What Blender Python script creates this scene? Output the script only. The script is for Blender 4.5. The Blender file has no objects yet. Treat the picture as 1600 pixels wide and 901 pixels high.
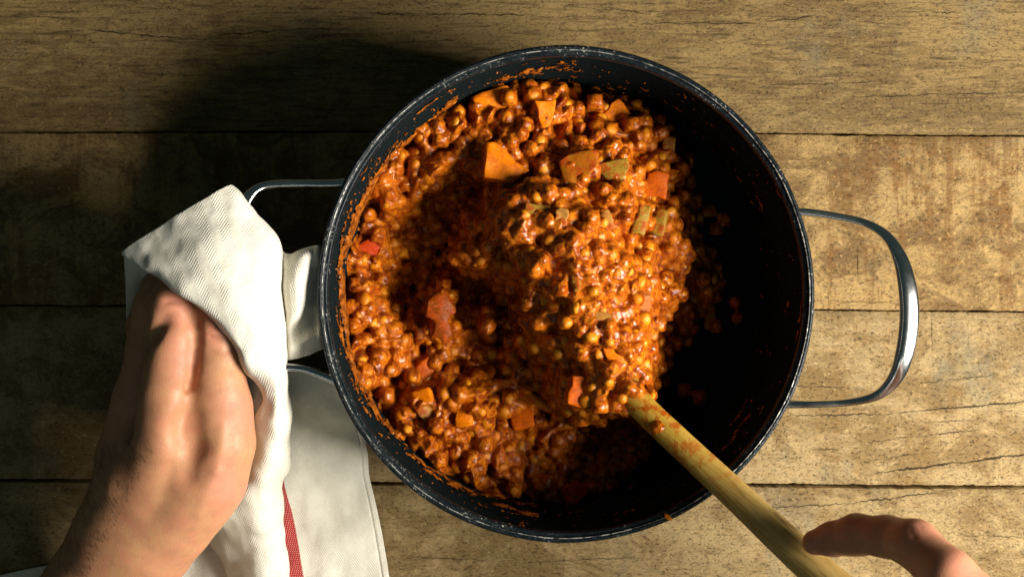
import bpy, bmesh, math, random
import numpy as np
from mathutils import Vector, Matrix, noise as mnoise

random.seed(7)
rng = np.random.default_rng(7)
scene = bpy.context.scene
C = scene.collection

# ------------------------------------------------------------------ camera, world, light, exposure
CAM_H = 0.915            # camera height over the table top (metres)
K = 0.00045              # metres per photo pixel per metre of depth
cam_d = bpy.data.cameras.new('camera')
cam = bpy.data.objects.new('camera', cam_d)
C.objects.link(cam)
cam.location = (0, 0, CAM_H)
cam_d.sensor_width = 36.0
cam_d.lens = 36.0 / (1600 * K)
cam_d.clip_start = 0.01
cam_d.clip_end = 50
cam_d.dof.use_dof = True
cam_d.dof.focus_distance = CAM_H - 0.075
cam_d.dof.aperture_fstop = 15.0
scene.camera = cam

w = bpy.data.worlds.new('World'); scene.world = w; w.use_nodes = True
bg = w.node_tree.nodes['Background']
bg.inputs[0].default_value = (0.50, 0.95, 0.92, 1)
bg.inputs[1].default_value = 0.034

ld = bpy.data.lights.new('window_light', 'AREA')
ld.shape = 'RECTANGLE'; ld.size = 0.50; ld.size_y = 0.34
ld.energy = 31.5
ld.color = (1.0, 0.955, 0.86)
lo = bpy.data.objects.new('window_light', ld); C.objects.link(lo)
AZ, EL, LD = math.radians(-17), math.radians(39.5), 1.05
aim = Vector((0.05, 0.0, 0.03))
lo.location = aim + Vector((math.cos(AZ) * math.cos(EL), math.sin(AZ) * math.cos(EL), math.sin(EL))) * LD
lo.rotation_euler = (lo.location - aim).to_track_quat('Z', 'Y').to_euler()

lf = bpy.data.lights.new('fill_strip_light', 'AREA')  # added soft fill strip: glints on the steel bars, slightly lifted darks
lf.shape = 'RECTANGLE'; lf.size = 1.2; lf.size_y = 0.10
lf.energy = 0.85
lf.color = (0.93, 1.0, 0.98)
lfo = bpy.data.objects.new('fill_strip_light', lf); C.objects.link(lfo)
lfo.location = (0.05, -0.80, 1.15)
lfo.rotation_euler = (lfo.location - Vector((0, 0, .05))).to_track_quat('Z', 'Y').to_euler()

scene.view_settings.view_transform = 'Standard'
scene.view_settings.look = 'None'
scene.view_settings.exposure = 0.0
scene.view_settings.gamma = 1.0
scene.render.engine = 'CYCLES'
scene.cycles.use_denoising = True
scene.cycles.max_bounces = 6
scene.cycles.diffuse_bounces = 2
scene.cycles.sample_clamp_indirect = 4

# ------------------------------------------------------------------ helpers
def P(px, py, z):
    """The point of the place seen at photo pixel px, py and height z (metres)."""
    d = (CAM_H - z) * K
    return Vector(((px - 800) * d, (450.5 - py) * d, z))

def PN(px, py, z):
    d = (CAM_H - z) * K
    return np.array([(px - 800) * d, (450.5 - py) * d, z])

def link(name, me, parent=None, mat=None):
    o = bpy.data.objects.new(name, me); C.objects.link(o)
    if parent is not None: o.parent = parent
    if mat is not None and me is not None: me.materials.append(mat)
    return o

def empty(name, loc=(0, 0, 0)):
    o = bpy.data.objects.new(name, None); C.objects.link(o); o.location = loc
    o.empty_display_size = 0.02
    return o

def tag(o, label=None, cat=None, group=None, kind=None):
    if label: o['label'] = label
    if cat: o['category'] = cat
    if group: o['group'] = group
    if kind: o['kind'] = kind
    return o

def mesh_np(name, V, F, smooth=True):
    me = bpy.data.meshes.new(name)
    V = np.asarray(V, dtype=np.float32); F = np.asarray(F, dtype=np.int32)
    me.vertices.add(len(V)); me.vertices.foreach_set('co', V.ravel())
    n = F.shape[1]
    me.loops.add(F.size); me.loops.foreach_set('vertex_index', F.ravel())
    me.polygons.add(len(F))
    me.polygons.foreach_set('loop_start', np.arange(len(F), dtype=np.int32) * n)
    me.polygons.foreach_set('loop_total', np.full(len(F), n, dtype=np.int32))
    me.update(calc_edges=True); me.validate()
    if smooth: me.polygons.foreach_set('use_smooth', np.ones(len(me.polygons), dtype=bool))
    return me

def vattr(me, name, vals):
    a = me.attributes.new(name, 'FLOAT', 'POINT')
    a.data.foreach_set('value', np.asarray(vals, dtype=np.float32))

def _hash(ix, iy, seed):
    h = (ix.astype(np.int64) * 374761393 + iy.astype(np.int64) * 668265263 + seed * 974711) & 0x7fffffff
    h = ((h ^ (h >> 13)) * 1274126177) & 0x7fffffff
    return ((h ^ (h >> 16)) & 0xffff) / 65535.0

def vnoise(x, y, seed=0):
    """smooth value noise, -1..1"""
    x0 = np.floor(x); y0 = np.floor(y); fx = x - x0; fy = y - y0
    fx = fx ** 3 * (fx * (fx * 6 - 15) + 10); fy = fy ** 3 * (fy * (fy * 6 - 15) + 10)
    a = _hash(x0, y0, seed); b = _hash(x0 + 1, y0, seed); c = _hash(x0, y0 + 1, seed); d = _hash(x0 + 1, y0 + 1, seed)
    return ((a * (1 - fx) + b * fx) * (1 - fy) + (c * (1 - fx) + d * fx) * fy) * 2 - 1

def fbm(x, y, seed=0, o=4):
    s = 0; a = 1; t = 0
    for i in range(o):
        s = s + a * vnoise(x * 2 ** i + 13.7 * i, y * 2 ** i - 7.1 * i, seed + i); t += a; a *= .5
    return s / t

def catmull(pts, n):
    """dense smooth curve through points (any dimension)"""
    pts = np.asarray(pts, float); m = len(pts)
    ext = np.concatenate([2 * pts[:1] - pts[1:2], pts, 2 * pts[-1:] - pts[-2:-1]])
    t = np.linspace(0, m - 1, n); i = np.minimum(t.astype(int), m - 2); f = (t - i)
    f = f.reshape((-1,) + (1,) * (pts.ndim - 1))
    p0, p1, p2, p3 = ext[i], ext[i + 1], ext[i + 2], ext[i + 3]
    return 0.5 * (2 * p1 + (p2 - p0) * f + (2 * p0 - 5 * p1 + 4 * p2 - p3) * f ** 2 + (3 * p1 - p0 - 3 * p2 + p3) * f ** 3)

# ------------------------------------------------------------------ materials
class NT:
    def __init__(s, name):
        s.m = bpy.data.materials.new(name); s.m.use_nodes = True
        s.t = s.m.node_tree; s.b = s.t.nodes['Principled BSDF']; s.out = s.t.nodes['Material Output']
    def n(s, typ, **kw):
        nd = s.t.nodes.new(typ)
        for k, v in kw.items(): setattr(nd, k, v)
        return nd
    def l(s, a, b): s.t.links.new(a, b)
    def val(s, sock, v):
        if isinstance(v, bpy.types.NodeSocket): s.l(v, sock)
        else: sock.default_value = v
    def math(s, op, a, b=0.0, c=0.0, clamp=False):
        nd = s.n('ShaderNodeMath', operation=op, use_clamp=clamp)
        s.val(nd.inputs[0], a); s.val(nd.inputs[1], b); s.val(nd.inputs[2], c)
        return nd.outputs[0]
    def ramp(s, v, lo, hi, a=0.0, b=1.0):
        nd = s.n('ShaderNodeMapRange', interpolation_type='SMOOTHSTEP')
        s.val(nd.inputs[0], v)
        for i, x in zip((1, 2, 3, 4), (lo, hi, a, b)): s.val(nd.inputs[i], x)
        return nd.outputs[0]
    def mix(s, f, a, b, blend='MIX'):
        nd = s.n('ShaderNodeMix', data_type='RGBA', blend_type=blend)
        s.val(nd.inputs[0], f)
        for i, x in ((6, a), (7, b)):
            if isinstance(x, tuple) and len(x) == 3: x = x + (1,)
            s.val(nd.inputs[i], x)
        return nd.outputs[2]
    def vec(s, src, scale=(1, 1, 1), loc=(0, 0, 0), rot=(0, 0, 0)):
        nd = s.n('ShaderNodeMapping'); s.l(src, nd.inputs[0])
        nd.inputs[1].default_value = loc; nd.inputs[2].default_value = rot; nd.inputs[3].default_value = scale
        return nd.outputs[0]
    def noise(s, v, scale, detail=3, rough=.55, dist=0.0):
        nd = s.n('ShaderNodeTexNoise')
        s.l(v, nd.inputs['Vector']); nd.inputs['Scale'].default_value = scale
        nd.inputs['Detail'].default_value = detail; nd.inputs['Roughness'].default_value = rough
        nd.inputs['Distortion'].default_value = dist
        return nd.outputs[0]
    def bump(s, h, strength=.5, dist=.001, prev=None):
        nd = s.n('ShaderNodeBump'); s.l(h, nd.inputs['Height'])
        nd.inputs['Strength'].default_value = strength; nd.inputs['Distance'].default_value = dist
        if prev: s.l(prev, nd.inputs['Normal'])
        return nd.outputs[0]
    def attr(s, name, out=2):
        nd = s.n('ShaderNodeAttribute'); nd.attribute_name = name; return nd.outputs[out]
    def set(s, **kw):
        for k, v in kw.items():
            k = {'base': 'Base Color', 'rough': 'Roughness', 'metal': 'Metallic', 'normal': 'Normal', 'coat': 'Coat Weight', 'coat_rough': 'Coat Roughness',
                 'spec': 'Specular IOR Level', 'sss': 'Subsurface Weight', 'sss_scale': 'Subsurface Scale', 'sss_rad': 'Subsurface Radius', 'trans': 'Transmission Weight', 'ior': 'IOR', 'sheen': 'Sheen Weight'}[k]
            if isinstance(v, tuple) and k == 'Base Color' and len(v) == 3: v = v + (1,)
            s.val(s.b.inputs[k], v)
        return s.m
    def co(s): return s.n('ShaderNodeTexCoord').outputs['Object']

def wood_material(name, tan, brown, stain_amt, grain_amt, band_amt, cracks, seed, grey=.3, stretch=1.35):
    t = NT(name); co = t.co()
    off = t.vec(co, loc=(seed * 1.37, seed * .71, seed))
    big = t.noise(t.vec(off, (1, 1.7, 1)), 9, 5, .6)
    blot = t.noise(t.vec(off, (1, stretch, 1)), 34, 7, .74, 1.0)
    mid = t.noise(t.vec(off, (1, 2.2, 1)), 95, 5, .7)
    grain = t.noise(t.vec(off, (1, 16, 1)), 26, 6, .65, 1.1)
    fine = t.noise(t.vec(off, (1, 5.0, 1)), 420, 3, .7)
    fleck = t.noise(t.vec(off, (1, 1.7, 1)), 400, 3, .65, .8)
    band = t.noise(t.vec(off, (9, .9, 1)), 9, 5, .72)
    c = t.mix(t.ramp(big, .35, .68), tan, tuple(x * y for x, y in zip(tan, (.72, .70, .62))))
    c = t.mix(t.ramp(mid, .30, .62, 0, .75), c, tuple(x * y for x, y in zip(tan, (1.28, 1.24, 1.22))))
    stain = t.math('MULTIPLY', t.ramp(t.math('ADD', t.math('MULTIPLY', blot, .62), t.math('MULTIPLY', big, .38)), .44, .58), stain_amt)
    c = t.mix(stain, c, brown)
    c = t.mix(t.math('MULTIPLY', t.ramp(grain, .50, .66), grain_amt), c, tuple(x * .55 for x in brown))
    if band_amt:
        c = t.mix(t.math('MULTIPLY', t.ramp(t.math('MULTIPLY', band, t.math('ADD', .55, mid)), .50, .68), band_amt), c, tuple(x * y for x, y in zip(brown, (1.2, 1.0, .7))))
    gz = t.ramp(t.noise(t.vec(off, (1.6, 1, 1), loc=(3, 1, 0)), 13, 4, .6), .56, .72, 0, grey)
    c = t.mix(gz, c, (.125, .128, .092))
    fl = t.ramp(fleck, .54, .66, 0, .85)
    c = t.mix(t.math('MULTIPLY', fl, t.ramp(blot, .36, .60, .25, 1)), c, (.050, .030, .010))
    c = t.mix(t.ramp(fine, .50, .66, 0, .55), c, (.10, .062, .022))
    c = t.mix(t.ramp(t.noise(off, 300, 2), .62, .74, 0, .5), c, tuple(min(.75, x * 1.55) for x in tan))
    # knotted cracks along the grain
    sx = t.n('ShaderNodeSeparateXYZ'); t.l(co, sx.inputs[0]); X, Y = sx.outputs[0], sx.outputs[1]
    wob = t.math('MULTIPLY', t.math('SUBTRACT', t.noise(t.vec(co, (1, .2, 1)), 80, 7, .8), .5), .0070)
    gate = t.noise(t.vec(co, (1, .3, 1), loc=(seed, 0, 0)), 60, 3, .6)
    crack = None
    for (x0, y0, x1, y1, wd) in cracks:
        a = P(x0, y0, 0); b = P(x1, y1, 0); vert = abs(b.x - a.x) < abs(b.y - a.y)
        if vert: U, W_, a0, a1, b0, b1 = Y, X, a.y, b.y, a.x, b.x
        else: U, W_, a0, a1, b0, b1 = X, Y, a.x, b.x, a.y, b.y
        if a0 > a1: a0, a1, b0, b1 = a1, a0, b1, b0
        k = (b1 - b0) / (a1 - a0)
        yc = t.math('MULTIPLY_ADD', U, k, b0 - k * a0)
        dd = t.math('ABSOLUTE', t.math('SUBTRACT', t.math('ADD', W_, wob), yc))
        ww = t.math('MULTIPLY', t.ramp(gate, .32, .62, .25, 1.35), wd * .00019)
        m = t.ramp(t.math('DIVIDE', dd, ww), .45, 1.0, 1, 0)
        e = .012
        m = t.math('MULTIPLY', m, t.ramp(U, a0 - e * .3, a0 + e)); m = t.math('MULTIPLY', m, t.ramp(U, a1 - e, a1 + e * .3, 1, 0))
        crack = m if crack is None else t.math('MAXIMUM', crack, m)
    h = t.math('ADD', t.math('MULTIPLY', fine, .35), t.math('MULTIPLY', mid, .5))
    h = t.math('ADD', h, t.math('MULTIPLY', grain, .35)); h = t.math('SUBTRACT', h, t.math('MULTIPLY', fl, .35))
    if crack is not None:
        c = t.mix(t.math('MULTIPLY', crack, .9), c, (.018, .012, .006))
        h = t.math('SUBTRACT', h, t.math('MULTIPLY', crack, 1.6))
    nrm = t.bump(h, .85, .0011)
    return t.set(base=c, rough=t.ramp(mid, .3, .7, .62, .85), normal=nrm, spec=.25)

def steel_material():
    t = NT('polished_steel'); co = t.co()
    n = t.noise(t.vec(co, (1, 1, 1)), 60, 3)
    return t.set(base=(.72, .72, .71), metal=1.0, rough=t.ramp(n, .3, .7, .13, .24), normal=t.bump(n, .12, .0008))

def enamel_material(name, wear):
    t = NT(name); co = t.co()
    sp = t.noise(co, 900, 2, .6); md = t.noise(co, 70, 4, .6)
    ch = t.noise(t.vec(co, (1, 1, 1)), 330, 3, .7)
    sx = t.n('ShaderNodeSeparateXYZ'); t.l(co, sx.inputs[0])
    c = t.mix(t.ramp(sp, .54, .68), (.006, .010, .012), (.050, .066, .072))
    if wear:
        c = t.mix(t.ramp(sp, .56, .70), (.004, .007, .009), (.026, .036, .042))
        m = t.math('MULTIPLY', t.ramp(t.noise(co, 700, 3, .7), .60, .68), t.ramp(md, .46, .62))
        c = t.mix(m, c, (.55, .54, .48))
    else:
        c = t.mix(t.ramp(sp, .56, .72), (.007, .0105, .011), (.020, .026, .027))
        m = t.math('MULTIPLY', t.ramp(ch, .64, .74, 0, .8), t.ramp(md, .50, .66))
        c = t.mix(m, c, (.10, .07, .04))
        st = t.math('MULTIPLY', t.ramp(t.noise(t.vec(co, loc=(2, 3, 1)), 28, 5, .7, .5), .56, .74, 0, .5), 1.0)
        c = t.mix(st, c, (.030, .017, .009))
    h = t.math('ADD', t.math('MULTIPLY', sp, .7), md)
    return t.set(base=c, rough=t.ramp(md, .35, .65, .30, .52) if wear else t.ramp(md, .35, .65, .55, .8), normal=t.bump(h, .45, .0005), spec=.22 if wear else 0.0)

def cloth_material():
    t = NT('herringbone_linen')
    uv = t.n('ShaderNodeUVMap'); uv.uv_map = 'weave'
    s = t.n('ShaderNodeSeparateXYZ'); t.l(uv.outputs[0], s.inputs[0]); U, V = s.outputs[0], s.outputs[1]
    u2 = t.n('ShaderNodeUVMap'); u2.uv_map = 'stripe'
    s2 = t.n('ShaderNodeSeparateXYZ'); t.l(u2.outputs[0], s2.inputs[0])
    zig = t.math('PINGPONG', U, .0052)
    ph = t.math('DIVIDE', t.math('ADD', V, t.math('MULTIPLY', zig, .95)), .0018)
    tw = t.math('SINE', t.math('MULTIPLY', ph, 6.2832))
    thr = t.math('SINE', t.math('MULTIPLY', t.math('DIVIDE', U, .00062), 6.2832))
    co = t.co()
    nz = t.noise(co, 55, 4, .6); fz = t.noise(co, 700, 3, .7)
    c = t.mix(t.ramp(nz, .3, .7), (.84, .79, .675), (.75, .70, .585))
    c = t.mix(t.ramp(tw, -.9, .5, .17, 0), c, (.46, .43, .34))
    c = t.mix(t.ramp(fz, .60, .75, 0, .35), c, (.50, .46, .36))
    # red woven stripe
    d = t.math('ABSOLUTE', s2.outputs[0])
    m = t.ramp(d, .0046, .0050, 1, 0)
    dia = t.math('SINE', t.math('MULTIPLY', t.math('ADD', s2.outputs[1], t.math('MULTIPLY', s2.outputs[0], 1.5)), 6.2832 / .0019))
    dots = t.math('SINE', t.math('MULTIPLY', t.math('SUBTRACT', s2.outputs[1], t.math('MULTIPLY', s2.outputs[0], 2.2)), 6.2832 / .0034))
    red = t.mix(t.ramp(t.math('MULTIPLY', t.math('ADD', dia, 1), t.math('ADD', dots, 1.2)), 1.9, 3.2), (.42, .022, .025), (.66, .40, .34))
    c = t.mix(m, c, red)
    h = t.math('ADD', t.math('MULTIPLY', tw, .5), t.math('MULTIPLY', thr, .12))
    h = t.math('ADD', h, t.math('MULTIPLY', fz, .5))
    b = t.bump(h, .34, .0006)
    b = t.bump(nz, .35, .004, b)
    return t.set(base=c, rough=.92, normal=b, spec=.12, sheen=.15)

def skin_material():
    t = NT('skin'); co = t.co()
    big = t.noise(co, 38, 4, .6); mid = t.noise(co, 130, 4, .6); fine = t.noise(co, 900, 2, .6)
    vo = t.n('ShaderNodeTexVoronoi', feature='DISTANCE_TO_EDGE'); t.l(t.vec(co, (1, .55, 1), rot=(0, 0, .5)), vo.inputs['Vector']); vo.inputs['Scale'].default_value = 620
    c = t.mix(t.ramp(big, .35, .68), (.52, .265, .125), (.53, .235, .125))
    c = t.mix(t.ramp(mid, .42, .66, 0, .6), c, (.44, .19, .10))
    c = t.mix(t.ramp(t.noise(co, 62, 5, .7, 1.2), .52, .66, 0, .45), c, (.60, .22, .13))
    c = t.mix(t.ramp(fine, .60, .75, 0, .25), c, (.42, .18, .10))
    pk = t.attr('pink')
    c = t.mix(t.math('MULTIPLY', pk, .5), c, (.60, .215, .15))
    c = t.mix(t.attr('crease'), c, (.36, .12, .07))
    h = t.math('ADD', t.math('MULTIPLY', t.ramp(vo.outputs[0], 0, .16), .28), t.math('MULTIPLY', mid, .6))
    h = t.math('ADD', h, t.math('MULTIPLY', fine, .3))
    return t.set(base=c, rough=t.ramp(mid, .3, .7, .44, .60), normal=t.bump(h, .24, .0005), spec=.34, sss=.16, sss_scale=.005, sss_rad=(1.0, .35, .18))

def sauce_material():
    t = NT('tomato_sauce'); co = t.co()
    a = t.noise(co, 55, 4, .6, .4); b = t.noise(co, 240, 4, .68, .8); f = t.noise(co, 900, 3, .7)
    v = t.n('ShaderNodeTexVoronoi'); t.l(co, v.inputs['Vector']); v.inputs['Scale'].default_value = 520; v.inputs['Randomness'].default_value = 1
    c = t.mix(t.ramp(a, .36, .66), (.38, .074, .004), (.20, .029, .003))
    c = t.mix(t.ramp(b, .44, .64, 0, .9), c, (.62, .180, .008))
    c = t.mix(t.ramp(b, .46, .30, 0, .8), c, (.085, .014, .004))
    c = t.mix(t.ramp(f, .60, .72, 0, .6), c, (.74, .24, .02))
    h = t.math('ADD', t.math('MULTIPLY', b, 1.2), t.math('MULTIPLY', f, .35)); h = t.math('SUBTRACT', h, t.math('MULTIPLY', v.outputs[0], .6))
    return t.set(base=c, rough=t.ramp(b, .35, .65, .08, .17), normal=t.bump(h, .34, .0011), spec=.36, coat=.0, coat_rough=.08, sss=.12, sss_scale=.003, sss_rad=(1.0, .4, .1))

def lentil_material():
    t = NT('cooked_lentil'); co = t.co()
    r = t.attr('tone')
    oi = t.n('ShaderNodeObjectInfo').outputs['Random']
    r = t.math('FRACT', t.math('ADD', r, oi))
    b = t.noise(co, 330, 3, .65, .5); f = t.noise(co, 1100, 2, .6)
    c = t.mix(t.ramp(r, .0, .5), (.54, .140, .005), (.66, .210, .007))
    c = t.mix(t.ramp(r, .6, .9), c, (.72, .275, .011))
    c = t.mix(t.ramp(r, .97, 1.0, 0, .7), c, (.34, .20, .04))
    c = t.mix(t.ramp(b, .52, .70, 0, .75), c, (.46, .085, .006))
    c = t.mix(t.ramp(f, .6, .8, 0, .3), c, (.30, .07, .015))
    return t.set(base=c, rough=t.ramp(b, .3, .7, .08, .17), normal=t.bump(t.math('ADD', b, t.math('MULTIPLY', f, .3)), .26, .0008), spec=.36, coat=.0, coat_rough=.08, sss=.10, sss_scale=.003, sss_rad=(1.0, .4, .1))

def veg_material(name, col, col2, sauce=.5, trans=0.0):
    t = NT(name); co = t.co()
    b = t.noise(co, 170, 4, .65, .6); f = t.noise(co, 700, 3, .6)
    fib = t.noise(t.vec(co, (1, 7, 1)), 160, 3, .6)
    c = t.mix(t.ramp(fib, .35, .65), col, col2)
    c = t.mix(t.ramp(b, .46, .58, 0, sauce), c, (.34, .052, .006))
    c = t.mix(t.ramp(f, .62, .76, 0, .3), c, (.5, .12, .02))
    h = t.math('ADD', t.math('MULTIPLY', b, .8), t.math('ADD', t.math('MULTIPLY', f, .3), t.math('MULTIPLY', fib, .5)))
    return t.set(base=c, rough=t.ramp(b, .35, .65, .20, .42), normal=t.bump(h, .6, .0013), spec=.10, coat=.0, coat_rough=.1, sss=.12, sss_scale=.004, sss_rad=(1.0, .45, .12), trans=trans)

def spoon_material():
    t = NT('spoon_wood')
    uv = t.n('ShaderNodeUVMap').outputs[0]; co = t.co()
    g = t.noise(t.vec(uv, (1, .06, 1)), 620, 4, .6, .5); m = t.noise(t.vec(uv, (1, .12, 1)), 190, 4, .6)
    f = t.noise(t.vec(uv, (1, .05, 1)), 1500, 2)
    c = t.mix(t.ramp(m, .35, .65), (.56, .37, .115), (.42, .26, .07))
    c = t.mix(t.ramp(g, .52, .70, 0, .8), c, (.15, .085, .025))
    c = t.mix(t.ramp(f, .58, .72, 0, .4), c, (.62, .42, .15))
    st = t.attr('wet')
    c = t.mix(t.math('MULTIPLY', st, .65), c, (.58, .33, .015))
    c = t.mix(t.math('MULTIPLY', st, t.ramp(t.noise(co, 150, 4, .7), .46, .60)), c, (.42, .09, .006))
    return t.set(base=c, rough=t.ramp(st, 0, 1, .55, .25), normal=t.bump(g, .5, .0007), spec=.35)

def plain(name, col, rough=.8):
    t = NT(name); n = t.noise(t.co(), 60, 4)
    return t.set(base=t.mix(n, col, tuple(x * .6 for x in col)), rough=rough, normal=t.bump(n, .3, .001))

# ------------------------------------------------------------------ table top of old planks
seams = {0: [(-500, 202), (0, 207), (300, 206), (600, 206), (1190, 208), (1400, 211), (1600, 212), (2100, 214)],
         1: [(-500, 475), (0, 477), (480, 480), (1270, 484), (1600, 487), (2100, 491)],
         2: [(-500, 745), (0, 750), (580, 755), (1170, 757), (1400, 760), (1600, 761), (2100, 764)]}
cr1 = [(0, 26, 110, 28, 2), (125, 47, 292, 60, 2.6), (318, 57, 450, 46, 2.6), (455, 46, 552, 47, 2), (560, 22, 830, 23, 2.4), (880, 10, 1010, 20, 1.8), (1000, 37, 1185, 37, 2.2), (1200, 32, 1275, 26, 2.0), (1415, 18, 1500, 20, 2.0), (1430, 148, 1620, 144, 2.2), (1190, 134, 1370, 128, 1.4), (1350, 151, 1430, 149, 1.6)]
cr2 = [(1340, 385, 1342, 440, 4.0), (1300, 470, 1450, 476, 1.2)]
cr3 = [(1230, 649, 1375, 647, 2.2), (1370, 648, 1620, 625, 3.2), (1270, 703, 1315, 702, 2.2), (1350, 691, 1530, 671, 2.0), (1365, 739, 1500, 722, 3.6), (1490, 724, 1620, 707, 3.6), (1457, 490, 1457, 556, 2.2), (1511, 528, 1510, 541, 3.2), (1420, 600, 1560, 585, 1.3), (1225, 603, 1320, 604, 1.6), (1440, 660, 1520, 656, 1.3), (1360, 720, 1450, 706, 1.2)]
cr4 = [(1180, 794, 1330, 786, 1.6), (1320, 787, 1500, 764, 2.2), (640, 870, 760, 874, 1.4), (1500, 835, 1620, 840, 1.3), (820, 878, 1000, 870, 1.2)]
table = empty('tabletop', (0, 0, -.03)); tag(table, 'old rustic wooden tabletop of four wide weathered planks under the pot', 'table', kind='structure')
wm = [wood_material('weathered_oak_first', (.222, .148, .055), (.092, .050, .016), .62, .75, 0.0, cr1, 1, .35, 3.4),
      wood_material('weathered_oak_second', (.325, .212, .080), (.125, .066, .021), .90, .15, .75, cr2, 5, .2),
      wood_material('weathered_oak_third', (.325, .233, .110), (.155, .088, .024), .75, .20, .25, cr3, 9, .55),
      wood_material('weathered_oak_fourth', (.310, .222, .102), (.140, .078, .022), .70, .25, .12, cr4, 14, .45),
      wood_material('weathered_oak_plain', (.34, .25, .11), (.15, .09, .03), .7, .5, .1, [], 21, .4)]
def seam_y(si, X, side):
    pts = seams[si]; xs = [P(a, b, 0).x for a, b in pts]; ys = [P(a, b, 0).y for a, b in pts]
    y = np.interp(X, xs, ys)
    wdt = (.0003, .0002, .0009)[si]
    rough = .0004 * vnoise(X * 60, X * 0 + si * 9 + side, 5) + .0003 * vnoise(X * 260, X * 0 + si * 3 + side * 7, 6) + .0003 * vnoise(X * 700, X * 0 + side, 8)
    return y + side * (wdt + abs(rough))
def plank(top, bot, mat, zoff):
    X = np.unique(np.concatenate([np.linspace(-.56, -.36, 20), np.linspace(-.36, .36, 620), np.linspace(.36, .56, 20)]))
    yt = seam_y(top, X, -1) if isinstance(top, int) else np.full_like(X, top)
    yb = seam_y(bot, X, 1) if isinstance(bot, int) else np.full_like(X, bot)
    bev = .0007
    def row(Y, Z): return np.stack([X, Y, Z], 1)
    n1 = vnoise(X * 90, X * 0, 3) * .0004; zt = zoff + .0003 * vnoise(X * 8, X * 0 + zoff * 1e4, 4)
    rows = [row(yt, zt * 0 - .022), row(yt, zt - bev + n1), row(yt - bev * (.6 + abs(n1) * 900), zt)]
    for k in range(1, 12): 
        f = k / 12; yy = yt * (1 - f) + yb * f
        rows.append(row(yy, zt + .0005 * vnoise(X * 9, yy * 26, 11)))
    rows += [row(yb + bev * (.6 + abs(n1) * 900), zt), row(yb, zt - bev + n1), row(yb, zt * 0 - .022)]
    R = np.array(rows); nr, nc = R.shape[:2]
    idx = np.arange(nr * nc).reshape(nr, nc)
    F = np.stack([idx[:-1, :-1], idx[1:, :-1], idx[1:, 1:], idx[:-1, 1:]], -1).reshape(-1, 4)
    me = mesh_np('plank', R.reshape(-1, 3), F)
    o = link('plank', me, table, mat); o.matrix_parent_inverse = Matrix.Translation((0, 0, .03))
    return o
plank(.205, 0, wm[0], 0)
plank(0, 1, wm[1], -.0004)
plank(1, 2, wm[2], .0002)
plank(2, -.225, wm[3], 0)
plank(.315, .2085, wm[4], -.0005)
plank(-.2285, -.335, wm[4], .0003)
bm = bmesh.new()
bmesh.ops.create_cube(bm, size=1, matrix=Matrix.Translation((0, -.01, -.034)) @ Matrix.Diagonal((1.1, .64, .02, 1)))  # added slab, coloured dark to give the shade below the plank gaps
bmesh.ops.bevel(bm, geom=bm.edges[:], offset=.002, segments=1, affect='EDGES')
me = bpy.data.meshes.new('underlay'); bm.to_mesh(me); bm.free()
o = link('underlay', me, table, plain('dark_underlay', (.03, .024, .016))); o.matrix_parent_inverse = Matrix.Translation((0, 0, .03))

# ------------------------------------------------------------------ the pot
RIM_Z = .115
pc = P(884, 459, RIM_Z); PX, PY = pc.x, pc.y
pot = empty('cooking_pot', (PX, PY, 0)); tag(pot, 'wide black speckled enamel cooking pot with two steel loop handles', 'pot')
steel = steel_material()
def lathe(name, prof, mat, parent, seg=256, wob=0.0):
    a = np.linspace(0, 2 * np.pi, seg, endpoint=False)
    prof = np.array(prof); V = []
    for (r, z) in prof:
        rr = r + wob * vnoise(a * 6, a * 0 + r * 100, 3)
        V.append(np.stack([rr * np.cos(a), rr * np.sin(a), np.full_like(a, z)], 1))
    V = np.array(V); n = len(prof); idx = np.arange(n * seg).reshape(n, seg); nx = np.roll(idx, -1, 1)
    F = np.stack([idx[:-1], idx[1:], nx[1:], nx[:-1]], -1).reshape(-1, 4)
    return link(name, mesh_np(name, V.reshape(-1, 3), F), parent, mat)
R0 = .1400
FLOOR = .006
def wall_r(z):
    """inner wall radius at height z"""
    return np.interp(z, [FLOOR, FLOOR + .004, .014, .03, .112], [.1215, .1255, .1290, .1312, .1342])
en_in = enamel_material('black_enamel_inside', False); en_rim = enamel_material('speckled_enamel_rim', True)
lathe('body', [(.0001, .0015), (.115, .0015), (.124, .002), (.130, .006), (.1335, .014), (.1355, .03), (.1385, .108)], en_rim, pot)
lathe('inner_lining', [(.0001, FLOOR), (.06, FLOOR), (.1215, FLOOR), (.1255, FLOOR + .0035), (.1290, .014), (.1312, .03), (.1326, .07), (.1342, .1105)], en_in, pot)
lathe('rim', [(.1378, .106), (.1396, .1075), (.1401, .110), (.1401, .1135), (.1395, .1148), (.1385, .1153), (.1378, .1150), (.1373, .1143), (.1369, .1131), (.1362, .1128), (.1352, .1131), (.1347, .1127), (.1342, .1116), (.1340, .109)], en_rim, pot, wob=.00012)
# thin bare-metal bead that the enamel has worn off, along the inner lip
t = NT('worn_metal_bead'); co = t.co(); nn = t.noise(co, 420, 3, .7); n2 = t.noise(co, 45, 3, .6)
mm = t.math('MULTIPLY', t.ramp(nn, .42, .58), t.ramp(n2, .42, .56, .15, .9))
bead = t.set(base=t.mix(mm, (.02, .025, .027), (.62, .60, .55)), metal=t.math('MULTIPLY', mm, .5), rough=.32, normal=t.bump(nn, .6, .0005))
a_ = np.linspace(0, 2 * np.pi, 13)[:-1]
pr = [(.1372 +   .00032 * math.cos(x), .1150 + .00032 * math.sin(x)) for x in np.linspace(0, 2 * math.pi, 9)]
lathe('lip_bead', pr, bead, pot, wob=.0002)

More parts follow.
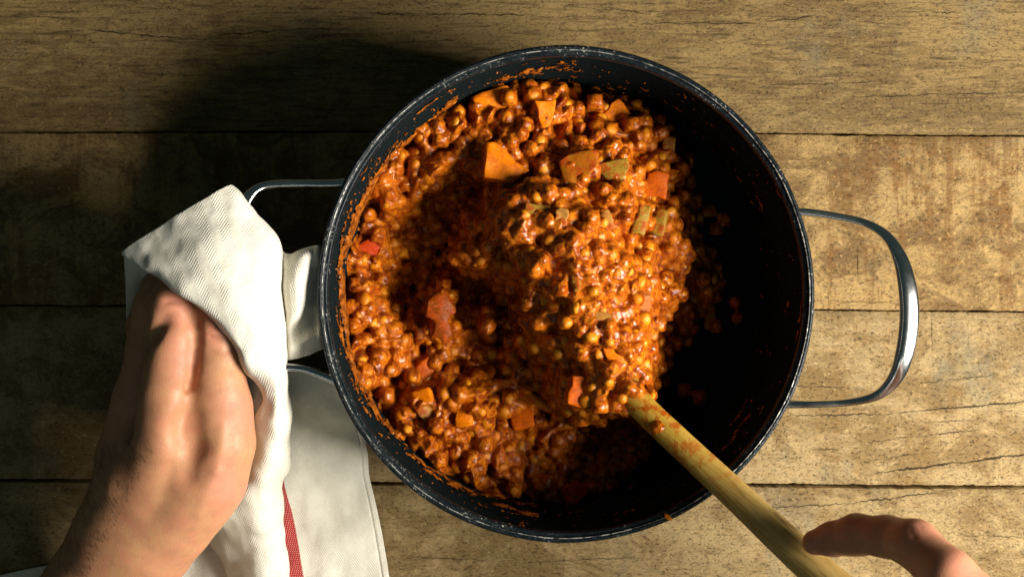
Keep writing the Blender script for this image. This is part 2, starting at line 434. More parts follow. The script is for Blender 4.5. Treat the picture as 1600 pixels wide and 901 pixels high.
def tube(path, half_w, half_h, seg=20, side=None, tilt=None, flat=1.0):
    """sweep an oval section; half_w lies in the plane of the path, half_h across it"""
    path = np.array(path); T = np.gradient(path, axis=0); T /= np.linalg.norm(T, axis=1)[:, None]
    up = np.array([0, 0, 1.0]) if side is None else np.array(side, float)
    S = np.cross(T, up); S /= np.linalg.norm(S, axis=1)[:, None]; U = np.cross(S, T)
    if tilt is not None:
        ct, st_ = np.cos(tilt)[:, None], np.sin(tilt)[:, None]
        S, U = S * ct + U * st_, U * ct - S * st_
    a = np.linspace(0, 2 * np.pi, seg, endpoint=False)
    ca, sa = np.sign(np.cos(a)) * np.abs(np.cos(a)) ** flat, np.sign(np.sin(a)) * np.abs(np.sin(a)) ** flat
    V = path[:, None] + S[:, None] * (half_w[:, None] * ca)[..., None] + U[:, None] * (half_h[:, None] * sa)[..., None]
    n = len(path); idx = np.arange(n * seg).reshape(n, seg); nx = np.roll(idx, -1, 1)
    F = np.stack([idx[:-1], nx[:-1], nx[1:], idx[1:]], -1).reshape(-1, 4)
    V = V.reshape(-1, 3); c0 = len(V); V = np.vstack([V, path[:1], path[-1:]])
    tri = []
    for i in range(seg):
        j = (i + 1) % seg
        tri.append((c0, idx[0, j], idx[0, i], idx[0, i])); tri.append((c0 + 1, idx[-1, i], idx[-1, j], idx[-1, j]))
    return V, F, tri
def mesh_from(name, V, F, tri=()):
    me = bpy.data.meshes.new(name)
    me.from_pydata([tuple(v) for v in V], [], [tuple(int(i) for i in f) for f in F] + [tuple(int(i) for i in f[:3]) for f in tri])
    me.update(); me.polygons.foreach_set('use_smooth', np.ones(len(me.polygons), dtype=bool))
    return me
def handle(pts, ws, hs):
    p = catmull([PN(*q) for q in pts], 140); n = len(pts)
    wv = catmull(np.array(ws)[:, None], 140)[:, 0]; hv = catmull(np.array(hs)[:, None], 140)[:, 0]
    V, F, tri = tube(p, wv, hv, 40, tilt=np.radians(13) * np.clip((wv - .0028) / .002, 0, 1), flat=.68)
    o = link('handle', mesh_from('handle', V - np.array([PX, PY, 0]), F, tri), pot, steel)
    # welded foot plates where the two ends meet the wall
    for q in (p[2], p[-3]):
        ang = math.atan2(q[1] - PY, q[0] - PX)
        bm = bmesh.new(); bmesh.ops.create_uvsphere(bm, u_segments=20, v_segments=12, radius=1)
        bmesh.ops.transform(bm, verts=bm.verts, matrix=Matrix.Translation((.1392 * math.cos(ang), .1392 * math.sin(ang), q[2] - .004)) @ Matrix.Rotation(ang, 4, 'Z') @ Matrix.Diagonal((.0035, .010, .013, 1)))
        me = bpy.data.meshes.new('mount'); bm.to_mesh(me); bm.free(); me.polygons.foreach_set('use_smooth', np.ones(len(me.polygons), dtype=bool))
        link('mount', me, o, steel)
    return o
thin, wide = .0021, .0050
handle([(1228, 331, 0.0976), (1262, 332, 0.0976), (1305, 338, 0.0992), (1352, 349, 0.1024), (1386, 370, 0.1072), (1408, 408, 0.1120), (1419, 455, 0.1152), (1421, 500, 0.1152), (1414, 550, 0.1136), (1399, 590, 0.1088), (1370, 617, 0.1040), (1325, 628, 0.0992), (1275, 631, 0.0976), (1222, 631, 0.0960)],
       [.0026, .0024, .0023, .0024, .0029, .0042, .0052, .0054, .0051, .0042, .0029, .0023, .0022, .0026], [.003, .003, .003, .003, .0032, .0036, .004, .004, .004, .0036, .0032, .003, .003, .003])
handle([(555, 284, 0.0976), (520, 287, 0.0976), (475, 287, 0.0992), (430, 288, 0.1008), (400, 297, 0.1040), (378, 325, 0.1072), (362, 370, 0.1104), (355, 430, 0.1120), (358, 490, 0.1104), (375, 535, 0.1072), (402, 563, 0.1024), (440, 572, 0.0992), (480, 577, 0.0976), (535, 598, 0.0960)],
       [.0026, .0024, .0023, .0024, .0027, .0042, .0052, .0054, .0051, .0042, .0027, .0023, .0022, .0026], [.003, .003, .003, .003, .0032, .0036, .004, .004, .004, .0036, .0032, .003, .003, .003])

# ------------------------------------------------------------------ stew: relief of the sauce
RES = .00052
gx = np.arange(PX - .136, PX + .136, RES); gy = np.arange(PY - .136, PY + .136, RES)
GX, GY = np.meshgrid(gx, gy, indexing='ij')
ctrl = [(540,480,56),(545,400,55),(565,330,54),(600,270,54),(560,580,54),(600,660,50),(650,710,46),(710,760,42),(790,795,36),(880,810,30),(930,790,20),(640,240,54),(700,190,52),
 (620,290,62),(680,240,62),(740,190,58),(800,150,60),(860,170,58),(960,180,56),(1010,210,48),(1030,250,44),(1060,320,38),(1075,400,36),(1095,450,24),(1050,500,30),(1015,570,30),(1000,640,20),(985,700,12),
 (640,400,10),(700,370,0),(740,420,0),(700,400,-2),(660,430,6),(640,450,18),(720,330,10),(600,370,40),(570,440,48),(670,340,26),(740,470,20),(700,440,8),(620,500,34),(650,520,32),(780,450,12),
 (690,490,44),(700,560,38),(640,560,44),(590,520,50),(745,540,26),(670,650,56),(740,640,56),(720,700,52),(780,740,44),(800,700,46),(820,640,48),(860,680,20),(900,700,14),(900,750,16),(840,760,26),(940,690,10),(850,720,18),
 (800,560,38),(790,500,38),(750,500,30),(800,260,64),(850,230,62),(900,250,66),(960,280,60),(1010,340,54),(1030,290,48),(1040,400,50),
 (1110,300,-14),(1120,360,-10),(1150,300,-16),(1160,400,-16),(1160,470,-16),(1140,500,-8),(1120,540,-14),(1100,580,-14),(1060,590,-6),(1180,300,-16),(1200,450,-16),(1180,550,-16),(1060,640,-8),(1050,720,-12),(1000,800,-12),(960,830,0),(1100,200,-10),(1065,190,4),(1040,140,0),(1180,380,-12),(1150,650,-12),(1100,750,-12),
 (900,775,26),(880,785,28),(900,850,8),(950,120,14),(1000,140,10),(860,112,20),(780,100,30),(700,140,36)]
num = np.zeros_like(GX); den = np.zeros_like(GX)
for (x, y, z) in ctrl:
    c = PN(x, y, max(z, 6) / 1000.)
    d2 = (GX - c[0]) ** 2 + (GY - c[1]) ** 2
    wgt = np.exp(-d2 / (2 * .0100 ** 2)) + 1e-6 / (d2 + 1e-5)
    num += wgt * z / 1000.; den += wgt
base = num / den
mx = GX + .003 * vnoise(GX * 120, GY * 120, 21); my = GY + .003 * vnoise(GX * 120, GY * 120, 22)
clump = fbm(mx * 48, my * 48, 31, 3); small = fbm(mx * 150, my * 150, 41, 3)
crev = np.exp(-(fbm(mx * 52, my * 52, 131, 2) / .15) ** 2) + .6 * np.exp(-(fbm(mx * 95, my * 95, 141, 2) / .11) ** 2)
base = base - .0150 * crev * np.clip(base / .03, 0, 1) + .003 + .0115 * clump * np.clip(base / .03, 0, 1) + .0042 * small * np.clip(base / .02, 0, 1)
# heap lying on the spoon
heap = np.full_like(GX, -1.0)
ridge = catmull([(984, 606, 90, 26), (965, 575, 98, 48), (950, 520, 104, 62), (925, 455, 108, 70), (890, 400, 107, 74), (845, 355, 100, 64), (800, 352, 88, 44), (765, 375, 82, 24), (738, 405, 74, 15)], 60)
side = [(870, 470, 98, 44), (860, 430, 98, 40), (905, 600, 86, 40), (935, 622, 90, 30), (976, 602, 111, 17), (955, 588, 110, 32), (930, 608, 104, 36), (1000, 588, 96, 20), (985, 440, 84, 45), (960, 340, 84, 50), (1030, 450, 62, 40), (1050, 390, 56, 36), (1000, 500, 74, 36), (890, 330, 90, 40), (840, 530, 70, 26), (780, 410, 76, 22), (880, 520, 84, 44), (760, 510, 62, 14), (690, 500, 60, 20), (730, 400, 70, 18), (1010, 400, 66, 30), (970, 270, 72, 30), (905, 265, 78, 42), (690, 475, 60, 18)]
for (x, y, z, r) in list(ridge) + side:
    c = PN(x, y, z / 1000.); rr = r * K * (CAM_H - z / 1000.)
    d = np.sqrt((mx - c[0]) ** 2 + (my - c[1]) ** 2) / rr
    hh = z / 1000. - .010 * d ** 2 - .055 * np.clip(d - .92, 0, 9) * rr / .03
    heap = np.maximum(heap, hh)
heap = heap - .0065 * crev + .001 + .0060 * fbm(mx * 75, my * 75, 51, 2) + .0026 * small
kk = .004
hd = np.clip(.5 + .5 * (heap - base) / kk, 0, 1)
base = base * (1 - hd) + heap * hd + kk * hd * (1 - hd)
def blur(A, n):
    for _ in range(n):
        A = A.copy(); A[1:-1] = (A[:-2] + 2 * A[1:-1] + A[2:]) / 4; A[:, 1:-1] = (A[:, :-2] + 2 * A[:, 1:-1] + A[:, 2:]) / 4
    return A
base = blur(base, 7)
RAD = np.sqrt((GX - PX) ** 2 + (GY - PY) ** 2)
H = base.copy()
def hz(x, y, A=None):
    A = base if A is None else A
    i = int(round((x - gx[0]) / RES)); j = int(round((y - gy[0]) / RES))
    if 0 <= i < len(gx) and 0 <= j < len(gy): return A[i, j]
    return -1
stew = empty('lentil_stew', (PX, PY, FLOOR)); tag(stew, 'thick glossy orange lentil and tomato stew filling the left of the pot', 'stew')
SM = Matrix.Translation((-PX, -PY, -FLOOR))
# lentil positions: dart throwing on the relief
cell = {}
lent = []
def free(x, y, dmin):
    ci, cj = int(x / .008), int(y / .008)
    for a in range(ci - 1, ci + 2):
        for b in range(cj - 1, cj + 2):
            for (u, v) in cell.get((a, b), ()):
                if (u - x) ** 2 + (v - y) ** 2 < dmin * dmin: return False
    return True
for k in range(26000):
    a = random.random() * 2 * math.pi; r = .131 * math.sqrt(random.random())
    x, y = PX + r * math.cos(a), PY + r * math.sin(a); z = hz(x, y)
    if z < FLOOR + .001 and not (z > FLOOR - .016 and random.random() < .012): continue
    z = max(z, FLOOR + .001)
    R = random.uniform(.0028, .0042)
    if r > wall_r(z) - R * .9: continue
    dens = vnoise(np.array(x * 60), np.array(y * 60), 77)
    if dens < -.55 and random.random() < .6: continue
    if hz(x, y, crev) > .75 and random.random() < .55: continue
    if not free(x, y, R + .0031): continue
    cell.setdefault((int(x / .008), int(y / .008)), []).append((x, y))
    lent.append((x, y, z + random.uniform(-.0030, .0016) if z > FLOOR + .003 else z + .0008, R))
for (x, y, z) in [(984, 606, .1085), (996, 610, .107), (972, 622, .103), (962, 634, .099), (1018, 618, .099), (978, 640, .100), (1030, 668, .1135)]:
    c = P(x, y, z); lent.append((c.x, c.y, z, random.uniform(.0026, .0036)))
# push the sauce up around the lentils so that it clings to them
gi = np.arange(-9, 10)
for (x, y, z, R) in lent:
    i0 = int(round((x - gx[0]) / RES)); j0 = int(round((y - gy[0]) / RES))
    ia, ib, ja, jb = max(i0 - 9, 0), min(i0 + 10, len(gx)), max(j0 - 9, 0), min(j0 + 10, len(gy))
    sx_, sy_ = GX[ia:ib, ja:jb], GY[ia:ib, ja:jb]
    d = np.sqrt((sx_ - x) ** 2 + (sy_ - y) ** 2)
    coat = random.choice((-.0004, -.0008, -.0014, .0002, .0004, .0006, .0008))
    dome = z + coat + R * .88 * (1 - (d / (R * 1.28)) ** 2)
    hh = H[ia:ib, ja:jb]; t_ = np.clip(.5 + .5 * (dome - hh) / .0022, 0, 1)
    H[ia:ib, ja:jb] = np.where(d < R * 1.7, hh * (1 - t_) + dome * t_ + .0022 * t_ * (1 - t_), hh)
grit = vnoise(GX * 900, GY * 900, 61) * .00018 + vnoise(GX * 380, GY * 380, 62) * .0005
H = blur(H + grit, 1)

def surface(name, H, keep, mat, parent):
    ni, nj = H.shape; idx = np.arange(ni * nj).reshape(ni, nj)
    F = np.stack([idx[:-1, :-1], idx[1:, :-1], idx[1:, 1:], idx[:-1, 1:]], -1)
    kf = keep[:-1, :-1] & keep[1:, :-1] & keep[1:, 1:] & keep[:-1, 1:]
    F = F[kf]; V = np.stack([GX.ravel(), GY.ravel(), H.ravel()], 1) - np.array([PX, PY, FLOOR])
    used = np.zeros(len(V), bool); used[F.ravel()] = True; mp = np.cumsum(used) - 1
    return link(name, mesh_np(name, V[used], mp[F]), parent, mat)
sauce = sauce_material(); lm = lentil_material()
keep = (H > FLOOR - .0008) & (RAD < wall_r(H) + .0006)
surface('sauce', H, keep, sauce, stew)
# lentils, shared meshes
def lentil_mesh(seed):
    bm = bmesh.new(); bmesh.ops.create_icosphere(bm, subdivisions=3, radius=1)
    r = random.Random(seed); off = Vector((r.random() * 9, r.random() * 9, seed))
    for v in bm.verts:
        n_ = mnoise.noise(v.co * 1.3 + off) * .13 + mnoise.noise(v.co * 3 + off) * .05
        v.co *= 1 + n_
        v.co.z *= .74
    me = bpy.data.meshes.new('lentil'); bm.to_mesh(me); bm.free()
    me.polygons.foreach_set('use_smooth', np.ones(len(me.polygons), dtype=bool))
    me.materials.append(lm); vattr(me, 'tone', np.full(len(me.vertices), 0.0)); return me
lms = [lentil_mesh(s) for s in range(6)]
lmn = []
for m_ in lms:
    v = np.zeros(len(m_.vertices) * 3, np.float32); m_.vertices.foreach_get('co', v)
    f = np.zeros(len(m_.loops), np.int32); m_.loops.foreach_get('vertex_index', f)
    lmn.append((v.reshape(-1, 3), f.reshape(-1, 3)))
order = sorted(range(len(lent)), key=lambda i: -(lent[i][2] - hz(lent[i][0], lent[i][1], H) + lent[i][3] * .8 + lent[i][3] * .25 + (0 if lent[i][0] < PX + .07 else -.0015)))
Vs, Fs, Ts = [], [], []; base_i = 0
for rank, i in enumerate(order):
    x, y, z, R = lent[i]
    rot = Matrix.Rotation(random.uniform(0, 6.28), 4, 'Z') @ Matrix.Rotation(random.gauss(0, .55), 4, 'X') @ Matrix.Rotation(random.gauss(0, .4), 4, 'Y')
    S = Matrix.Diagonal((R * random.uniform(.92, 1.08), R * random.uniform(.88, 1.05), R, 1))
    M = Matrix.Translation((x - PX, y - PY, z - FLOOR)) @ rot @ S
    s = random.randrange(6)
    if rank < 300:
        o = bpy.data.objects.new('lentil', lms[s]); C.objects.link(o); o.parent = stew; o.matrix_local = M
    else:
        v, f = lmn[s]; Mn = np.array(M)
        Vs.append(v @ Mn[:3, :3].T + Mn[:3, 3]); Fs.append(f + base_i); Ts.append(np.full(len(v), random.random())); base_i += len(v)
me = mesh_np('lentils', np.vstack(Vs), np.vstack(Fs)); vattr(me, 'tone', np.concatenate(Ts))
o = link('lentils', me, stew, lm); o['kind'] = 'stuff'

# sauce smeared and dried on to the pot wall
t = NT('dried_sauce'); nd_ = t.noise(t.co(), 260, 4, .7)
dried = t.set(base=t.mix(t.ramp(nd_, .38, .62), (.10, .022, .004), (.42, .115, .008)), rough=.3, normal=t.bump(nd_, .8, .0012), spec=.4)
def smear():
    na, nz_ = 1400, 110
    A, Zz = np.meshgrid(np.linspace(0, 2 * np.pi, na), np.linspace(.012, .1115, nz_), indexing='ij')
    # more on the left half, near the food line
    left = np.clip(-np.cos(A - .05), -1, 1) * .5 + .5
    n1 = fbm(A * 9, Zz * 110, 91, 4); n2 = fbm(A * 34, Zz * 420, 95, 3)
    food = np.array([.058])
    band = np.exp(-((Zz - (.064 + .010 * vnoise(A * 3, A * 0, 97))) / .012) ** 2) * 1.1
    m = n1 * .75 + n2 * .30 + band * (left ** 2) * .50 - .44 + .10 * left
    m = m + .22 * np.exp(-((A - np.pi * 1.03) / .75) ** 2) * np.exp(-((Zz - .072) / .014) ** 2)
    n3 = fbm(A * 60, Zz * 520, 99, 2)
    m = np.maximum(m, (n3 - .56 + .16 * left - .5 * np.clip((Zz - .098) / .012, 0, 1)) * .8)
    th = np.clip(m, 0, .5) * .0042
    r = np.interp(Zz, [FLOOR, FLOOR + .004, .014, .03, .112], [.1215, .1255, .1290, .1312, .1342]) - .0001 - th - (m > 0) * .0002
    V = np.stack([r * np.cos(A), r * np.sin(A), Zz - FLOOR], -1).reshape(-1, 3)
    idx = np.arange(na * nz_).reshape(na, nz_); kp = m > 0
    F = np.stack([idx[:-1, :-1], idx[:-1, 1:], idx[1:, 1:], idx[1:, :-1]], -1)[kp[:-1, :-1] & kp[1:, :-1] & kp[1:, 1:] & kp[:-1, 1:]]
    used = np.zeros(len(V), bool); used[F.ravel()] = True; mp = np.cumsum(used) - 1
    o = link('sauce_smear', mesh_np('sauce_smear', V[used], mp[F]), stew, dried); o['kind'] = 'stuff'
smear()

# ------------------------------------------------------------------ vegetable chunks
VM = {'carrot': veg_material('carrot_flesh', (.76, .205, .003), (.72, .165, .003), .4),
      'red': veg_material('carrot_red', (.60, .115, .003), (.52, .085, .003), .6),
      'celery': veg_material('celery_flesh', (.22, .125, .012), (.34, .20, .026), .85),
      'pepper': veg_material('pepper_flesh', (.38, .095, .005), (.28, .10, .006), .95),
      'cooked': veg_material('cooked_petal', (.26, .055, .004), (.16, .028, .003), .95),
      'onion': veg_material('onion_flesh', (.46, .24, .06), (.42, .17, .025), .9, .05),
      'tomato': veg_material('tomato_flesh', (.56, .06, .008), (.46, .04, .006), .3)}
Hs = blur(H, 8)
def chunk(name, label, cat, mat, poly, lift, thick, tilt=(0, 0), bend=0.0, rough=.0010, seed=0, group=None, at_z=None):
    """a cut piece: outline in photo pixels at the height of the stew there, real thickness"""
    cx = sum(p[0] for p in poly) / len(poly); cy = sum(p[1] for p in poly) / len(poly)
    z = .05
    for _ in range(6):
        c = P(cx, cy, z); z = .5 * z + .5 * (max(hz(c.x, c.y, Hs), FLOOR) + lift)
    if at_z is not None: z = at_z
    c = P(cx, cy, z)
    s = K * (CAM_H - z)
    bm = bmesh.new()
    top = [bm.verts.new(((x - cx) * s, -(y - cy) * s, 0)) for x, y in poly]
    bot = [bm.verts.new(((x - cx) * s * .92, -(y - cy) * s * .92, -thick)) for x, y in poly]
    bm.faces.new(top); bm.faces.new(bot[::-1])
    for i in range(len(poly)):
        j = (i + 1) % len(poly); bm.faces.new((top[i], bot[i], bot[j], top[j]))
    bmesh.ops.recalc_face_normals(bm, faces=bm.faces)
    bmesh.ops.bevel(bm, geom=bm.edges[:], offset=min(.0015, thick * .28), segments=2, affect='EDGES', profile=.6)
    bmesh.ops.triangulate(bm, faces=bm.faces[:])
    bmesh.ops.subdivide_edges(bm, edges=[e for e in bm.edges if e.calc_length() > .0025], cuts=2)
    bmesh.ops.triangulate(bm, faces=bm.faces[:])
    of = Vector((seed * 3.1, seed, 0))
    for v in bm.verts:
        v.co += Vector((mnoise.noise(v.co * 220 + of), mnoise.noise(v.co * 220 + of + Vector((9, 0, 0))), mnoise.noise(v.co * 260 - of))) * rough * 1.6
        if bend: v.co.z -= bend * (v.co.x ** 2 + v.co.y ** 2) 
    me = bpy.data.meshes.new(name); bm.to_mesh(me); bm.free()
    me.polygons.foreach_set('use_smooth', np.ones(len(me.polygons), dtype=bool))
    o = link(name, me, None, VM[mat]); o.location = c; o.rotation_euler = (math.radians(tilt[0] - 4 + random.uniform(-16, 12)), math.radians(random.uniform(-14, 18) - 2), 0)
    tag(o, label, cat, group)
    return o
G1, G2, G3 = 'carrot chunks in the stew', 'celery pieces in the stew', 'onion pieces in the stew'
def quad(cx, cy, w_, h_, ang, sk=0.0):
    a = math.radians(ang); ca, sa = math.cos(a), math.sin(a); r = random.Random(cx * 7 + cy)
    out = []
    for u, v in ((-1, -1), (1, -1), (1, 1), (-1, 1)):
        x = u * w_ / 2 + sk * v + r.uniform(-.08, .08) * w_; y = v * h_ / 2 + r.uniform(-.08, .08) * h_
        out.append((cx + ca * x - sa * y, cy + sa * x + ca * y))
    return out
ck = [
 ('carrot_chunk', 'bright orange slab of carrot at the very top edge of the stew', 'carrot', 'carrot', [(740, 153), (786, 134), (804, 137), (800, 160), (752, 184)], .007, .009, (6, 10), G1),
 ('carrot_chunk', 'large smooth pale orange carrot wedge with a pointed right corner', 'carrot', 'carrot', [(764, 224), (776, 224), (824, 263), (800, 282), (757, 276)], .0075, .010, (4, 14), G1),
 ('carrot_chunk', 'vivid orange diamond of carrot at the upper right edge of the stew', 'carrot', 'carrot', [(942, 178), (966, 156), (986, 178), (962, 199)], .008, .010, (0, 16), G1),
 ('carrot_chunk', 'dark orange carrot cube in half shade directly above the two celery sticks', 'carrot', 'red', quad(1026, 288, 30, 36, 6), .006, .009, (-6, 10), G1),
 ('carrot_chunk', 'red orange star shaped carrot piece below the shaded hollow', 'carrot', 'red', [(652, 572), (676, 556), (694, 578), (684, 600), (662, 598)], .0065, .009, (8, 12), G1),
 ('carrot_chunk', 'small red carrot cube below the heap, left of the spoon handle', 'carrot', 'red', quad(816, 652, 30, 30, -8), .006, .009, (4, 12), G1),
 ('carrot_chunk', 'tall narrow orange carrot piece among lentils at lower left', 'carrot', 'carrot', [(716, 632), (728, 618), (742, 612), (738, 662), (714, 664)], .006, .008, (5, 12), G1),
 ('carrot_chunk', 'squat orange carrot cube above the translucent onion square', 'carrot', 'carrot', quad(658, 620, 30, 24, -18), .005, .008, (0, 16), G1),
 ('carrot_chunk', 'tan orange carrot slice between the top slab and the small heap', 'carrot', 'carrot', [(836, 160), (868, 158), (862, 196), (848, 198)], .006, .007, (10, 10), G1),
 ('carrot_chunk', 'deep orange carrot chunk on the lower left flank of the spoonful', 'carrot', 'red', quad(908, 612, 34, 40, 12), .003, .010, (0, 12), G1),
 ('carrot_chunk', 'orange carrot piece coated with sauce just above the spoon neck', 'carrot', 'carrot', quad(962, 552, 30, 36, -10), .003, .010, (0, 10), G1),
 ('celery_piece', 'left one of two short ridged celery sticks lying side by side', 'celery', 'celery', quad(1004, 341, 20, 42, 16), .006, .008, (0, 8), G2),
 ('celery_piece', 'right one of two short ridged celery sticks lying side by side', 'celery', 'celery', quad(1030, 347, 19, 38, 18), .0055, .008, (0, 8), G2),
 ('celery_piece', 'flat olive celery trapezoid with a straight upper edge right of the heap top', 'celery', 'celery', [(932, 256), (980, 250), (978, 270), (966, 283), (944, 276)], .006, .005, (6, 8), G2),
 ('celery_piece', 'small upright green celery stub alone in the shade right of the heap', 'celery', 'celery', quad(1110, 496, 15, 34, 0), .004, .006, (0, 0), G2),
 ('celery_piece', 'olive celery slice bedded in the crest of the spoonful', 'celery', 'celery', quad(838, 328, 38, 20, 10), .003, .005, (0, 12), G2),
 ('celery_piece', 'brown green celery rod standing on the middle of the spoonful', 'celery', 'celery', quad(899, 432, 12, 38, -6), .004, .007, (0, 10), G2),
 ('celery_piece', 'thick orange tinted celery piece on the right flank of the spoonful', 'celery', 'pepper', quad(1003, 482, 32, 46, 8), .004, .008, (0, 14), G2),
 ('pepper_piece', 'broad curved orange green pepper piece above the crest of the heap', 'pepper', 'pepper', [(876, 250), (900, 238), (932, 236), (930, 262), (892, 290), (880, 280)], .005, .006, (8, 14), None),
 ('onion_piece', 'translucent glistening onion square at lower left beside a round lentil', 'onion', 'onion', [(650, 640), (682, 630), (690, 650), (668, 662)], .006, .004, (6, 10), G3),
 ('onion_piece', 'upright curved onion petal coated in sauce inside the shaded hollow', 'onion', 'cooked', [(670, 474), (682, 461), (704, 466), (710, 490), (700, 500), (708, 522), (694, 534), (676, 524), (682, 504), (668, 496)], .005, .006, (6, 14), G3),
 ('onion_piece', 'pale pink onion shred across the middle of the spoonful', 'onion', 'onion', quad(936, 494, 40, 13, 6), .0045, .004, (0, 8), G3),
 ('onion_piece', 'shiny pale onion fleck on the right crest of the heap', 'onion', 'onion', quad(949, 344, 14, 28, -20), .005, .004, (0, 8), G3),
 ('onion_piece', 'small milky onion cube on the upper crest of the heap', 'onion', 'onion', quad(878, 340, 18, 26, 8), .005, .004, (0, 8), G3),
 ('onion_piece', 'glassy onion square in deep shade at the far upper right of the stew', 'onion', 'onion', quad(1046, 230, 18, 30, 4), .004, .004, (0, 0), G3),
 ('onion_piece', 'brown stained onion strip below the shaded hollow, lying slantwise', 'onion', 'pepper', [(790, 598), (812, 604), (866, 628), (858, 640), (806, 624)], .005, .004, (0, 8), G3),
 ('onion_piece', 'long pale brown onion strip between the red carrots', 'onion', 'pepper', quad(792, 598, 46, 13, -4), .005, .004, (0, 8), G3),
 ('tomato_piece', 'soft dark red tomato lump at the bottom edge of the stew', 'tomato', 'tomato', [(880, 764), (904, 752), (922, 762), (912, 778), (898, 788), (884, 782)], .016, .008, (0, 5), None),
 ('tomato_piece', 'dull red tomato flap against the left wall of the pot', 'tomato', 'tomato', [(556, 384), (584, 370), (594, 386), (580, 412), (556, 408)], .006, .005, (0, 14), None),
]
for i, (nm, lb, ct, mt, poly, lift, th, tl, gp) in enumerate(ck):
    chunk(nm, lb, ct, mt, [(x + (x - sum(p[0] for p in poly) / len(poly)) * .12, y + (y - sum(p[1] for p in poly) / len(poly)) * .12) for x, y in poly], lift * .5 - .0005, th, tl, seed=i, group=gp, bend=6 if ct in ('onion', 'pepper') else 0)
# crumb of stew stuck on the rim at bottom right
chunk('lentil', 'single orange lentil crumb stuck on the lower right rim of the pot', 'lentil', 'carrot', quad(1044, 807, 9, 8, 20), 0, .0024, seed=50, at_z=RIM_Z + .0008)

# ------------------------------------------------------------------ wooden spoon
def build_spoon():
    p = [(905, 470, .080), (935, 530, .083), (965, 585, .090), (1000, 632, .101), (1060, 690, .115), (1140, 764, .131), (1215, 834, .147), (1290, 903, .162), (1360, 966, .175), (1440, 1036, .190)]
    wv = [.010, .0150, .0100, .0080, .0081, .0084, .0092, .0098, .0102, .0085]; hv = [.003, .004, .005, .0060, .0062, .0062, .0064, .0066, .0066, .006]
    n = 150
    path = catmull([PN(*q) for q in p], n); wv = catmull(np.array(wv)[:, None], n)[:, 0]; hv = catmull(np.array(hv)[:, None], n)[:, 0]
    seg = 32
    wv = wv * (1 + .012 * vnoise(np.arange(n) * .13, np.arange(n) * 0., 3))
    V, F, tri = tube(path, wv, hv, seg)
    o = link('wooden_spoon', mesh_from('wooden_spoon', V, F, tri), None, spoon_material())
    me = o.data; uvl = me.uv_layers.new(name='UVMap')
    L = np.concatenate([[0], np.cumsum(np.linalg.norm(np.diff(path, axis=0), axis=1))])
    lv = np.zeros(len(me.loops), np.int32); me.loops.foreach_get('vertex_index', lv)
    ring = np.minimum(lv // seg, n - 1); sg = lv % seg
    uv = np.stack([np.sin(sg / seg * 2 * np.pi - 1.2) * .012, L[ring]], 1).astype(np.float32)
    uvl.data.foreach_set('uv', uv.ravel())
    wet = np.clip(1.5 - (L - .05) / .08, 0, 1); wet = np.concatenate([np.repeat(wet, seg), [1, 0]])
    vattr(me, 'wet', wet)
    tag(o, 'long handled wooden spoon resting on the pot rim and lifting stew', 'spoon')
build_spoon()

# ------------------------------------------------------------------ signed-distance sculpting for the hands
def smin(a, b, k):
    h = np.clip(.5 + .5 * (b - a) / k, 0, 1)
    return b * (1 - h) + a * h - k * h * (1 - h)
def cone(Pn, a, ra, b, rb):
    """rounded cone from a to b (approximate distance)"""
    ab = b - a; L2 = (ab * ab).sum()
    t_ = np.clip(((Pn - a) @ ab) / L2, 0, 1)
    q = Pn - a - t_[..., None] * ab
    return np.sqrt((q * q).sum(-1)) - (ra + (rb - ra) * t_)
def surface_nets(f, org, h):
    nx, ny, nz_ = f.shape; s = f < 0
    c = np.zeros((nx - 1, ny - 1, nz_ - 1), np.int8)
    for i in (0, 1):
        for j in (0, 1):
            for k in (0, 1): c += s[i:nx - 1 + i, j:ny - 1 + j, k:nz_ - 1 + k]
    act = (c > 0) & (c < 8); I = np.argwhere(act)
    vid = np.full(act.shape, -1, np.int64); vid[act] = np.arange(len(I))
    acc = np.zeros((len(I), 3)); cnt = np.zeros(len(I))
    cor = [(i, j, k) for i in (0, 1) for j in (0, 1) for k in (0, 1)]
    for a in cor:
        for ax in range(3):
            if a[ax] == 1: continue
            b = list(a); b[ax] = 1
            fa = f[I[:, 0] + a[0], I[:, 1] + a[1], I[:, 2] + a[2]]; fb = f[I[:, 0] + b[0], I[:, 1] + b[1], I[:, 2] + b[2]]
            m = (fa < 0) != (fb < 0); t_ = fa[m] / (fa[m] - fb[m])
            pnt = np.tile(np.array(a, float), (m.sum(), 1)); pnt[:, ax] = t_
            acc[m] += pnt; cnt[m] += 1
    V = org + (I + acc / cnt[:, None]) * h
    Q = []
    for ax in range(3):
        o1, o2 = [(1, 2), (2, 0), (0, 1)][ax]
        sl0 = [slice(1, -1)] * 3; sl0[ax] = slice(0, -1); sl1 = [slice(1, -1)] * 3; sl1[ax] = slice(1, None)
        A = s[tuple(sl0)]; B = s[tuple(sl1)]; E = np.argwhere(A != B); E[:, o1] += 1; E[:, o2] += 1
        inside = s[E[:, 0], E[:, 1], E[:, 2]]
        def vv(d1, d2):
            e = E.copy(); e[:, o1] -= d1; e[:, o2] -= d2; return vid[e[:, 0], e[:, 1], e[:, 2]]
        q = np.stack([vv(1, 1), vv(0, 1), vv(0, 0), vv(1, 0)], 1)
        q[~inside] = q[~inside][:, ::-1]
        Q.append(q)
    return V, np.vstack(Q)
